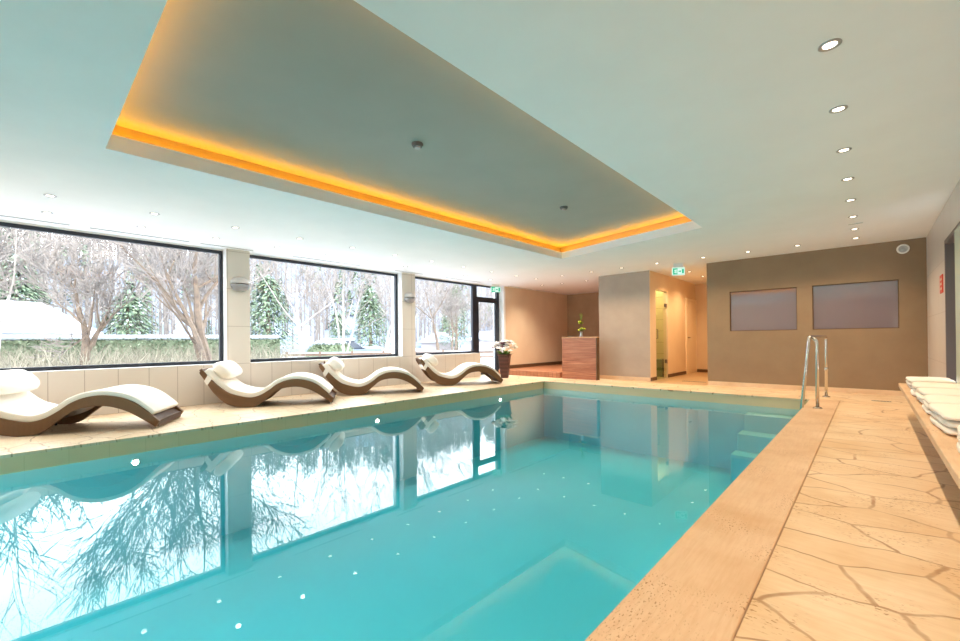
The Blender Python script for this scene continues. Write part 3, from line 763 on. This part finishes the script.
# ---- downlights
spot_data = bpy.data.lights.new('downlight_beam', 'SPOT'); spot_data.energy = SPOT_W; spot_data.color = (1, .72, .46)
spot_data.spot_size = R(128); spot_data.spot_blend = .9; spot_data.shadow_soft_size = .03
hall_data = bpy.data.lights.new('hall_beam', 'SPOT'); hall_data.energy = 85; hall_data.color = (1, .64, .33)
hall_data.spot_size = R(140); hall_data.spot_blend = .9; hall_data.shadow_soft_size = .03
left_data = spot_data.copy(); left_data.energy = 20; left_data.color = (1, .95, .90)
shower_fill = hall_data.copy(); shower_fill.energy = 45; shower_fill.color = (1, .85, .6); shower_fill.spot_size = R(179); shower_fill.spot_blend = .05
alc_data = spot_data.copy(); alc_data.energy = 115; alc_data.color = (1, .82, .64)
proto_d = None
def downlight(x, y, label, group, data=None):
    global proto_d
    if proto_d is None:
        t = thing('downlight', label, 'downlight', (x, y, ZC))
        m = MB(); m.lathe((0, 0, 0), [(.052, 0), (.052, -.005), (.040, -.008), (.032, -.002)], 24, cap=False); m.build('ring', M['greymetal'], t, smooth=True)
        m = MB(); m.lathe((0, 0, 0), [(.033, -.002), (.001, -.0025)], 20, cap=False); m.build('lens', M['lens'], t)
        l = bpy.data.objects.new('beam', spot_data); C.objects.link(l); l.parent = t; l.location = (0, 0, -.02)
        proto_d = t
    else:
        t = copy_tree(proto_d)
    t.location = (x, y, ZC); tag(t, label, 'downlight', group)
    if data:
        for ch in t.children:
            if ch.type == 'LIGHT': ch.data = data
    return t
ys = [-3.3, -2.4, -1.5, -.6, .32, 1.22, 2.11, 3.0, 3.885, 4.77, 5.67, 6.57, 7.50, 8.38, 9.165]
OR = {7: 'nearest round ceiling downlight seen above the right walkway', 8: 'second round ceiling downlight above the right walkway', 9: 'third round ceiling downlight above the right walkway',
      10: 'fourth round ceiling downlight above the right walkway', 11: 'fifth round ceiling downlight above the right walkway', 12: 'sixth round ceiling downlight, just before the short air slot',
      13: 'seventh round ceiling downlight, just behind the short air slot', 14: 'last round downlight of the right row, close to the taupe wall'}
for k, y in enumerate(ys): downlight(-.142, y, OR.get(k, 'round downlight above the walkway behind the camera'), 'downlights above the right walkway')
back = [(-.9, 'right'), (-1.64, ''), (-2.40, ''), (-3.30, ''), (-4.08, ''), (-4.83, ''), (-5.63, ''), (-6.42, '')]
BL = ['round downlight in front of the right interior window', 'round downlight in front of the left interior window', 'round downlight before the hall end of the taupe wall', 'round downlight close to the hanging exit sign',
      'round downlight before the grey-mauve block', 'round downlight before the left corner of the grey-mauve block', 'round downlight above the walnut counter', 'round downlight above the front of the wooden platform']
for (x, _), lab in zip(back, BL): downlight(x, 9.15, lab, 'downlights along the rear of the room')
for x, y, lab in ((-5.64, 10.41, 'round downlight over the alcove near the block'), (-6.42, 10.42, 'round downlight over the middle of the alcove'), (-7.05, 10.35, 'round downlight over the alcove near the cream wall')):
    downlight(x, y, lab, 'downlights over the alcove', alc_data)
wy = [-2.6, -1.7, -.75, .2, 1.1, 2.0, 2.9, 3.8, 4.68, 5.57, 6.47, 7.4, 8.34]
for row, x in (('window', -7.3), ('pool', -6.44)):
    for k, y in enumerate(wy):
        nth = ['first', 'second', 'third', 'fourth', 'fifth', 'sixth', 'seventh', 'eighth', 'ninth', 'tenth'][k-3] if k >= 3 else None
        lab = ('small round ceiling downlight above the loungers, %s from the left in the %s-side row' % (nth, row)) if nth else 'small round ceiling downlight above the loungers behind the camera, %s-side row' % row
        downlight(x, y, lab, 'downlights above the loungers, %s-side row' % row, left_data)
downlight(-3.15, 10.85, 'warm round downlight in the front of the hall ceiling', 'hall downlights', hall_data)
downlight(-3.15, 11.95, 'warm round downlight deeper in the hall ceiling', 'hall downlights', hall_data)

downlight(-4.35, 10.75, 'unseen added lamp that brightens the tiled shower behind the glass door', 'hall downlights', shower_fill)  # unseen lamp added to brighten the shower room

# ---- underwater lamps: visible ones, then unseen ones added for their light
ul = bpy.data.lights.new('underwater_beam', 'SPOT'); ul.energy = POOL_W; ul.color = (.72, .95, 1); ul.shadow_soft_size = .05; ul.spot_size = R(150); ul.spot_blend = 1
right_fill = ul.copy(); right_fill.energy = POOL_W*1.1; ul.energy = POOL_W*.5; far_fill = ul.copy(); far_fill.energy = POOL_W*15; far_fill.spot_size = R(100)  # stronger beams for the unseen lamps added to brighten the pool walls
def uw(x, y, nx, label):
    t = thing('underwater_lamp', label, 'underwater lamp', (x, y, -.275), 0 if nx > 0 else PI, 'underwater lamps in the pool walls')
    m = MB(); m.lathe((0, 0, 0), [(.042, 0), (.042, .008), (.028, .012)], 20, axis='x', cap=False); m.build('ring', M['chrome'], t)
    m = MB(); m.lathe((0, 0, 0), [(.028, .012), (.001, .016)], 16, axis='x', cap=False); m.build('lens', M['uwlens'], t)
    l = bpy.data.objects.new('beam', ul if nx > 0 else right_fill); C.objects.link(l); l.parent = t; l.location = (.06, 0, -.02); l.rotation_euler = (0, R(-62 if nx > 0 else -82), 0)
for y, lab in ((.81, 'bright underwater lamp in the window-side pool wall below the first lounger'), (3.84, 'bright underwater lamp in the window-side pool wall below the third lounger'), (6.9, 'bright underwater lamp in the window-side pool wall near its far corner'), (-1.6, 'underwater lamp in the window-side pool wall behind the camera')):
    uw(x0+.001, y, 1, lab)
for y in (-1.0, 1.8, 4.6): uw(x1-.001, y, -1, 'unseen added lamp below the right coping that brightens the pool')  # unseen lamps added opposite to brighten the basin and window-side wall

for x in (-4.5, -2.0):  # pair added out of view to brighten the far pool wall
    uw(x, y0+.001, 1, 'unseen added lamp behind the camera that brightens the far pool wall')
    t = max((o for o in C.objects if o.name.startswith('underwater_lamp')), key=lambda o: o.name)
    t.rotation_euler = (0, 0, PI/2)
    for ch in t.children:
        if ch.type == 'LIGHT': ch.data = far_fill; ch.rotation_euler = (0, R(-84), 0)

# ================================================================== GARDEN
def tree_mesh(mb, p, d, L, r, depth, rnd, arch=0, kids=3, minr=.006, sides=5, mi_thin=1):
    """recursive bare tree: one bent limb, then its side branches"""
    n = 4 if depth > 1 else 3; pts = [p.copy()]; rs = [r]; dirs = [d.copy()]
    for i in range(n):
        wob = Vector((rnd.uniform(-1, 1), rnd.uniform(-1, 1), rnd.uniform(-.6, .6)))*.17
        d = (d+wob+Vector((0, 0, arch*.1))).normalized(); p = p+d*L/n
        pts.append(p.copy()); rs.append(r*(1-.55*(i+1)/n)); dirs.append(d.copy())
    mb.tube(pts, rs, sides if r > .03 else 3, cap=False, mi=0 if r > .03 else mi_thin)
    if depth == 0: return
    for k in range(kids):
        i = rnd.randint(1 if depth < 3 else 2, n); base = pts[i]; dd = dirs[i]
        ax = Vector((rnd.uniform(-1, 1), rnd.uniform(-1, 1), rnd.uniform(-.25, .7))).normalized()
        nd = (dd*rnd.uniform(.5, 1.0)+ax*rnd.uniform(.55, .95)).normalized()
        tree_mesh(mb, base, nd, L*rnd.uniform(.55, .82), max(minr, rs[i]*rnd.uniform(.55, .75)), depth-1, rnd, arch, kids, minr, max(3, sides-1))
    tree_mesh(mb, pts[-1], dirs[-1], L*.7, max(minr, rs[-1]*.95), depth-1, rnd, arch, kids, minr, sides)
def bare_tree(label, x, y, stems, seed, depth=4, kids=3, bark='bark', group='bare trees in the garden', minr=.006):
    z = ground_z(x, y); t = thing('bare_tree', label, 'tree', (x, y, z), group=group); rnd = random.Random(seed)
    m = MB()
    for (d, L, r) in stems: tree_mesh(m, Vector((0, 0, -.05)), Vector(d).normalized(), L, r, depth, rnd, .5, kids, minr)
    # split trunk limbs and twigs
    big, thin = MB(), MB()
    big.v = m.v; big.f = [f_ for f_, i in zip(m.f, m.mi) if i == 0]; thin.v = m.v; thin.f = [f_ for f_, i in zip(m.f, m.mi) if i == 1]
    for mb, nm, mt in ((big, 'trunk', M[bark]), (thin, 'twigs', M['twig'])):
        used = sorted({i for f_ in mb.f for i in f_}); mp = {o: n for n, o in enumerate(used)}
        q = MB(); q.add([mb.v[i] for i in used], [tuple(mp[i] for i in f_) for f_ in mb.f]); q.build(nm, mt, t)
    return t
bare_tree('forked bare fruit tree standing in the middle of the first window', -19.5, 1.38, [((.0, .02, 1), 2.0, .19)], 11, 5, 3, minr=.016)
bare_tree('leaning bare tree with several stems at the right of the first window', -17.0, 4.42, [((.1, -.50, 1), 2.7, .13), ((0, .04, 1), 3.2, .19), ((-.2, -.22, 1), 2.6, .12)], 23, 5, 3, minr=.013)
bare_tree('slim pale young tree near the left edge of the photo', -13.8, -.45, [((.0, -.05, 1), 2.4, .05)], 5, 4, 2, 'barkl', minr=.006)
bare_tree('tall bare tree whose crown fills the top left corner of the first window', -22, -2.2, [((.05, .15, 1), 2.6, .24)], 37, 5, 3, minr=.018)
for k, (x, y, sd) in enumerate(((-21, 9.6, 41), (-20.6, 11.6, 43), (-22.5, 12.4, 47), (-19.5, 13.4, 53))):
    bare_tree(['thin pale birch at the left of the middle window', 'thin pale birch in the centre of the middle window', 'thin pale birch behind the centre one in the middle window', 'leaning pale birch at the right of the middle window'][k],
              x, y, [((.02, .04*(k-1.5), 1), 4.2, .07), ((.02, .09, 1), 3.8, .05)], sd, 4, 2, 'barkl', minr=.010)
bare_tree('bare tree seen through the window beside the garden door', -18.5, 16.5, [((.0, -.1, 1), 2.6, .12)], 61, 5, 3, minr=.009)
bare_tree('dense bare bush-like tree behind the third window', -21, 20, [((.1, -.2, 1), 2.0, .09), ((0, .2, 1), 2.2, .09)], 67, 5, 3, minr=.009)

def conifer(label, x, y, H, W, seed, dens=1.0, group='conifers in the garden'):
    z = ground_z(x, y)-.1; rnd = random.Random(seed); t = thing('conifer', label, 'tree', (x, y, z), group=group)
    m = MB(); m.tube([(0, 0, 0), (0, 0, H*.9)], [W*.08, .02], 7); m.build('trunk', M['bark'], t)
    m = MB(); s = MB()
    for k in range(int(3200*dens)):
        u = rnd.random()**.75; zz = H*(.06+.94*u*.98); rr = W*(1-u)**.6*rnd.uniform(.45, 1.05)+.05; a = rnd.uniform(0, 2*PI)
        c_ = Vector((rr*math.cos(a), rr*math.sin(a), zz)); d = Vector((math.cos(a), math.sin(a), rnd.uniform(-.5, .1)))
        leafblade(m, c_-d*.25, d, rnd.uniform(.15, .35)*W*.45, rnd.uniform(.02, .05)*W*.6, droop=.3)
        if rnd.random() < .06: leafblade(s, c_-d*.2+Vector((0, 0, .04)), d, .2*W*.4, .06*W*.5, droop=.35)
    m.build('foliage', M['fir'], t); s.build('snow_patches', M['snow'], t)
conifer('round green conifer behind the snowy roof in the first window', -36, -.3, 6.2, 2.6, 3)
conifer('dark conifer right of the forked tree in the first window', -33, 4.3, 4.6, 2.3, 7)
conifer('small conifer above the snow-capped wall in the first window', -37, 9.6, 2.4, .8, 9, .4)
conifer('conifer at the left edge of the middle window', -35, 13.2, 6.5, 2.8, 13)
conifer('green conifer at the right of the middle window', -28, 18.0, 5.6, 2.2, 17)
conifer('dark low conifer in the centre of the middle window', -31, 17.0, 3.4, 1.6, 19, .7)
conifer('conifer behind the house in the third window', -32, 31, 7.5, 2.4, 29)

# hedge with snow cap
def leafy_box(mb, x0_, x1_, y0_, y1_, z0_, z1_, n, rnd, size=.09):
    for k in range(n):
        f_ = rnd.random(); x = rnd.uniform(x0_, x1_); y = rnd.uniform(y0_, y1_); z = rnd.uniform(z0_, z1_)
        if f_ < .7: x = x1_+rnd.uniform(-.12, .06)
        else: z = z1_+rnd.uniform(-.1, .05)
        leafblade(mb, (x, y, z), (rnd.uniform(-.2, 1), rnd.uniform(-1, 1), rnd.uniform(-.3, 1)), size*rnd.uniform(.8, 1.8), size*.3)
t = thing('garden_hedge', 'long clipped hedge with a snow cap behind the trees in the first window', 'hedge', (0, 0, 0)); rnd = random.Random(2)
m = MB(); m.box(-25.6, -24.6, -12, 9.9, -.5, 1.15); leafy_box(m, -25.6, -24.55, -12, 9.9, -.2, 1.2, 9000, rnd, .11); m.build('foliage', M['hedge'], t)
m = MB(); m.box(-25.65, -24.62, -12, 9.9, 1.17, 1.40); m.build('snow_cap', M['snow'], t, bevel=.1, seg=3)
t = thing('round_hedge', 'rounded hedge with snow on top at the left of the middle window', 'hedge', (-22.6, 11.9, ground_z(-22.6, 11.9)))
m = MB(); m.ball((0, 0, .2), 1.15, 16, 10, (1, 1.3, 1))
for k in range(2200):
    a, ph = rnd.uniform(0, 2*PI), rnd.uniform(-.2, 1.4); r_ = 1.15
    c_ = (r_*math.cos(a)*math.cos(ph), 1.3*r_*math.sin(a)*math.cos(ph), .2+r_*math.sin(ph)); leafblade(m, c_, (c_[0], c_[1], c_[2]+rnd.uniform(-.5, .5)), .14, .035)
m.build('foliage', M['hedge'], t)
m = MB(); m.ball((0, 0, 1.12), .75, 14, 8, (1, 1.3, .38)); m.build('snow_cap', M['snow'], t, smooth=True)
# dry grass stalks: uncountable
m = MB(); rnd = random.Random(8)
for k in range(4200):
    x = rnd.uniform(-24.2, -15.5); y = rnd.uniform(-7, 8.2)*(1 if x < -18 else .9); zz = ground_z(x, y); h = rnd.uniform(.4, 1.35); a = rnd.uniform(0, 2*PI); l_ = rnd.uniform(.05, .9)
    w_ = .009
    p0, p1, p2 = Vector((x, y, zz)), Vector((x+l_*.35*math.cos(a), y+l_*.35*math.sin(a), zz+h*.6)), Vector((x+l_*math.cos(a), y+l_*math.sin(a), zz+h))
    m.add([p0+Vector((0, w_, 0)), p0-Vector((0, w_, 0)), p1-Vector((0, w_, 0)), p1+Vector((0, w_, 0)), p2], [(0, 1, 2, 3), (3, 2, 4)])
tag(m.build('dry_grass', M['reed']), 'tangled dry grass stalks below the hedge in the first window', 'grass', kind='stuff')

# snow-roofed shed on the left
t = thing('garden_shed', 'low building with a thick white snow roof behind the hedge at the left', 'building', (-31, -1.0, -.3))
m = MB(); m.box(-2.4, 2.4, -5.6, 3.0, 0, 1.9); m.build('wall', M['timber'], t)
m = MB(); m.add([(-2.9, -6, 1.85), (2.9, -6, 1.85), (2.9, 3.9, 1.75), (-2.9, 3.9, 1.75), (-1.2, -5.2, 3.5), (1.2, -5.2, 3.5), (1.0, 1.6, 3.4), (-1.0, 1.6, 3.4)],
              [(0, 1, 2, 3), (4, 5, 6, 7), (0, 1, 5, 4), (1, 2, 6, 5), (2, 3, 7, 6), (3, 0, 4, 7)]); m.build('snow_roof', M['snow'], t, bevel=.25, seg=4, smooth=True)
# houses through the third window
def house(label, x, y, w_, d_, h_, rz):
    t = thing('distant_house', label, 'building', (x, y, ground_z(x, y)-.2), rz, 'houses beyond the garden')
    m = MB(); m.box(-w_/2, w_/2, -d_/2, d_/2, 0, h_); m.build('wall', M['render'], t)
    m = MB(); r_ = h_+w_*.32
    m.add([(-w_/2-.3, -d_/2-.3, h_-.05), (w_/2+.3, -d_/2-.3, h_-.05), (0, -d_/2-.3, r_), (-w_/2-.3, d_/2+.3, h_-.05), (w_/2+.3, d_/2+.3, h_-.05), (0, d_/2+.3, r_)],
          [(0, 2, 1), (3, 4, 5), (0, 3, 5, 2), (1, 2, 5, 4), (0, 1, 4, 3)]); m.build('snow_roof', M['snow'], t)
    for yy in (-.25, .25):
        m = MB(); m.box(w_/2, w_/2+.03, yy*d_-.4, yy*d_+.4, h_*.4, h_*.75); m.build('window', M['carglass'], t)
house('house with snow-covered gable roof seen through the third window', -35, 31.5, 3.4, 4, .9, R(35))
house('small snow-roofed outbuilding seen through the garden door', -26, 29, 2.4, 3, 1.5, R(60))
# fence and parked car through the middle window
t = thing('garden_fence', 'brown horizontal rail fence along the bottom of the middle window', 'fence', (-17.5, 11.6, -.25), R(-35))
m = MB()
for z in (.35, .6): m.box(-.03, .03, -4.2, 6.2, z, z+.10)
m.build('rails', M['timber'], t)
for k in range(8):
    m = MB(); m.box(.03, .1, -4.1+k*1.45, -4.0+k*1.45, 0, .8); m.build('post', M['timber'], t)
m = MB(); m.box(-.05, .05, -4.2, 6.2, .70, .76); m.build('snow_cap', M['snow'], t)
t = thing('parked_car', 'snow-covered parked car behind the fence in the middle window', 'car', (-24.5, 14.0, ground_z(-24.5, 14)), R(-20))
m = MB(); m.add([(-.85, -2.1, .3), (.85, -2.1, .3), (.85, 2.1, .3), (-.85, 2.1, .3), (-.85, -2.1, .8), (.85, -2.1, .8), (.85, 2.1, .75), (-.85, 2.1, .75)], [(0, 1, 2, 3), (4, 5, 6, 7), (0, 1, 5, 4), (1, 2, 6, 5), (2, 3, 7, 6), (3, 0, 4, 7)])
m.build('body', M['carpaint'], t, bevel=.12, seg=3)
m = MB(); m.add([(-.78, -1.9, .78), (.78, -1.9, .78), (.78, 1.0, .78), (-.78, 1.0, .78), (-.65, -1.4, 1.3), (.65, -1.4, 1.3), (.65, .3, 1.3), (-.65, .3, 1.3)], [(0, 1, 2, 3), (4, 5, 6, 7), (0, 1, 5, 4), (1, 2, 6, 5), (2, 3, 7, 6), (3, 0, 4, 7)])
m.build('cabin', M['carglass'], t, bevel=.05)
m = MB(); m.box(-.7, .7, -1.5, .4, 1.28, 1.46); m.box(-.8, .8, 1.0, 2.1, .74, .88); m.build('snow_cover', M['snow'], t, bevel=.07, seg=3)
for x in (-.8, .8):
    for y in (-1.3, 1.3): m = MB(); m.lathe((x-.1, y, .3), [(.3, 0), (.3, .2)], 16, axis='x'); m.build('wheel', M['soil'], t)

# woodland on the hillside: uncountable
m = MB(); rnd = random.Random(77)
for k in range(2600):
    x = -36 - 62*rnd.random()**.9; y = rnd.uniform(-.75, 1.0)*(-x)*.9 + 22; z = ground_z(x, y); H = rnd.uniform(3.5, 7); w_ = .05+.0006*(-x)
    m.add([(x, y-w_, z), (x, y+w_, z), (x+w_, y, z), (x, y, z+H)], [(0, 1, 3), (1, 2, 3), (2, 0, 3)])
    for j in range(10):
        zz = z+H*rnd.uniform(.25, .9); a = rnd.uniform(0, 2*PI); L = H*rnd.uniform(.15, .32); e = Vector((L*math.cos(a), L*math.sin(a), L*rnd.uniform(.5, 1.3))); b_ = Vector((x, y, zz))
        s_ = w_*.5; m.add([b_+Vector((0, 0, s_)), b_-Vector((0, 0, s_)), b_+Vector((s_, s_, 0)), b_+e], [(0, 1, 3), (1, 2, 3), (2, 0, 3)])
tag(m.build('hillside_woodland', M['twig']), 'hazy leafless woodland covering the hillside beyond the garden', 'woodland', kind='stuff')
m = MB(); rnd = random.Random(99)
for k in range(150):
    x = -42 - 45*rnd.random(); y = rnd.uniform(-.75, 1.0)*(-x)*.9 + 22; z = ground_z(x, y); H = rnd.uniform(3, 6)
    for q in range(110):
        u = rnd.random()**.7; a = rnd.uniform(0, 2*PI); rr = H*.22*(1-u)+.1; c_ = Vector((x+rr*.5*math.cos(a), y+rr*.5*math.sin(a), z+H*u))
        leafblade(m, c_, (math.cos(a), math.sin(a), -.3), rr*.8, .16, droop=.3)
tag(m.build('hillside_conifers', M['fir']), 'dark conifers scattered through the hillside woodland', 'woodland', kind='stuff')
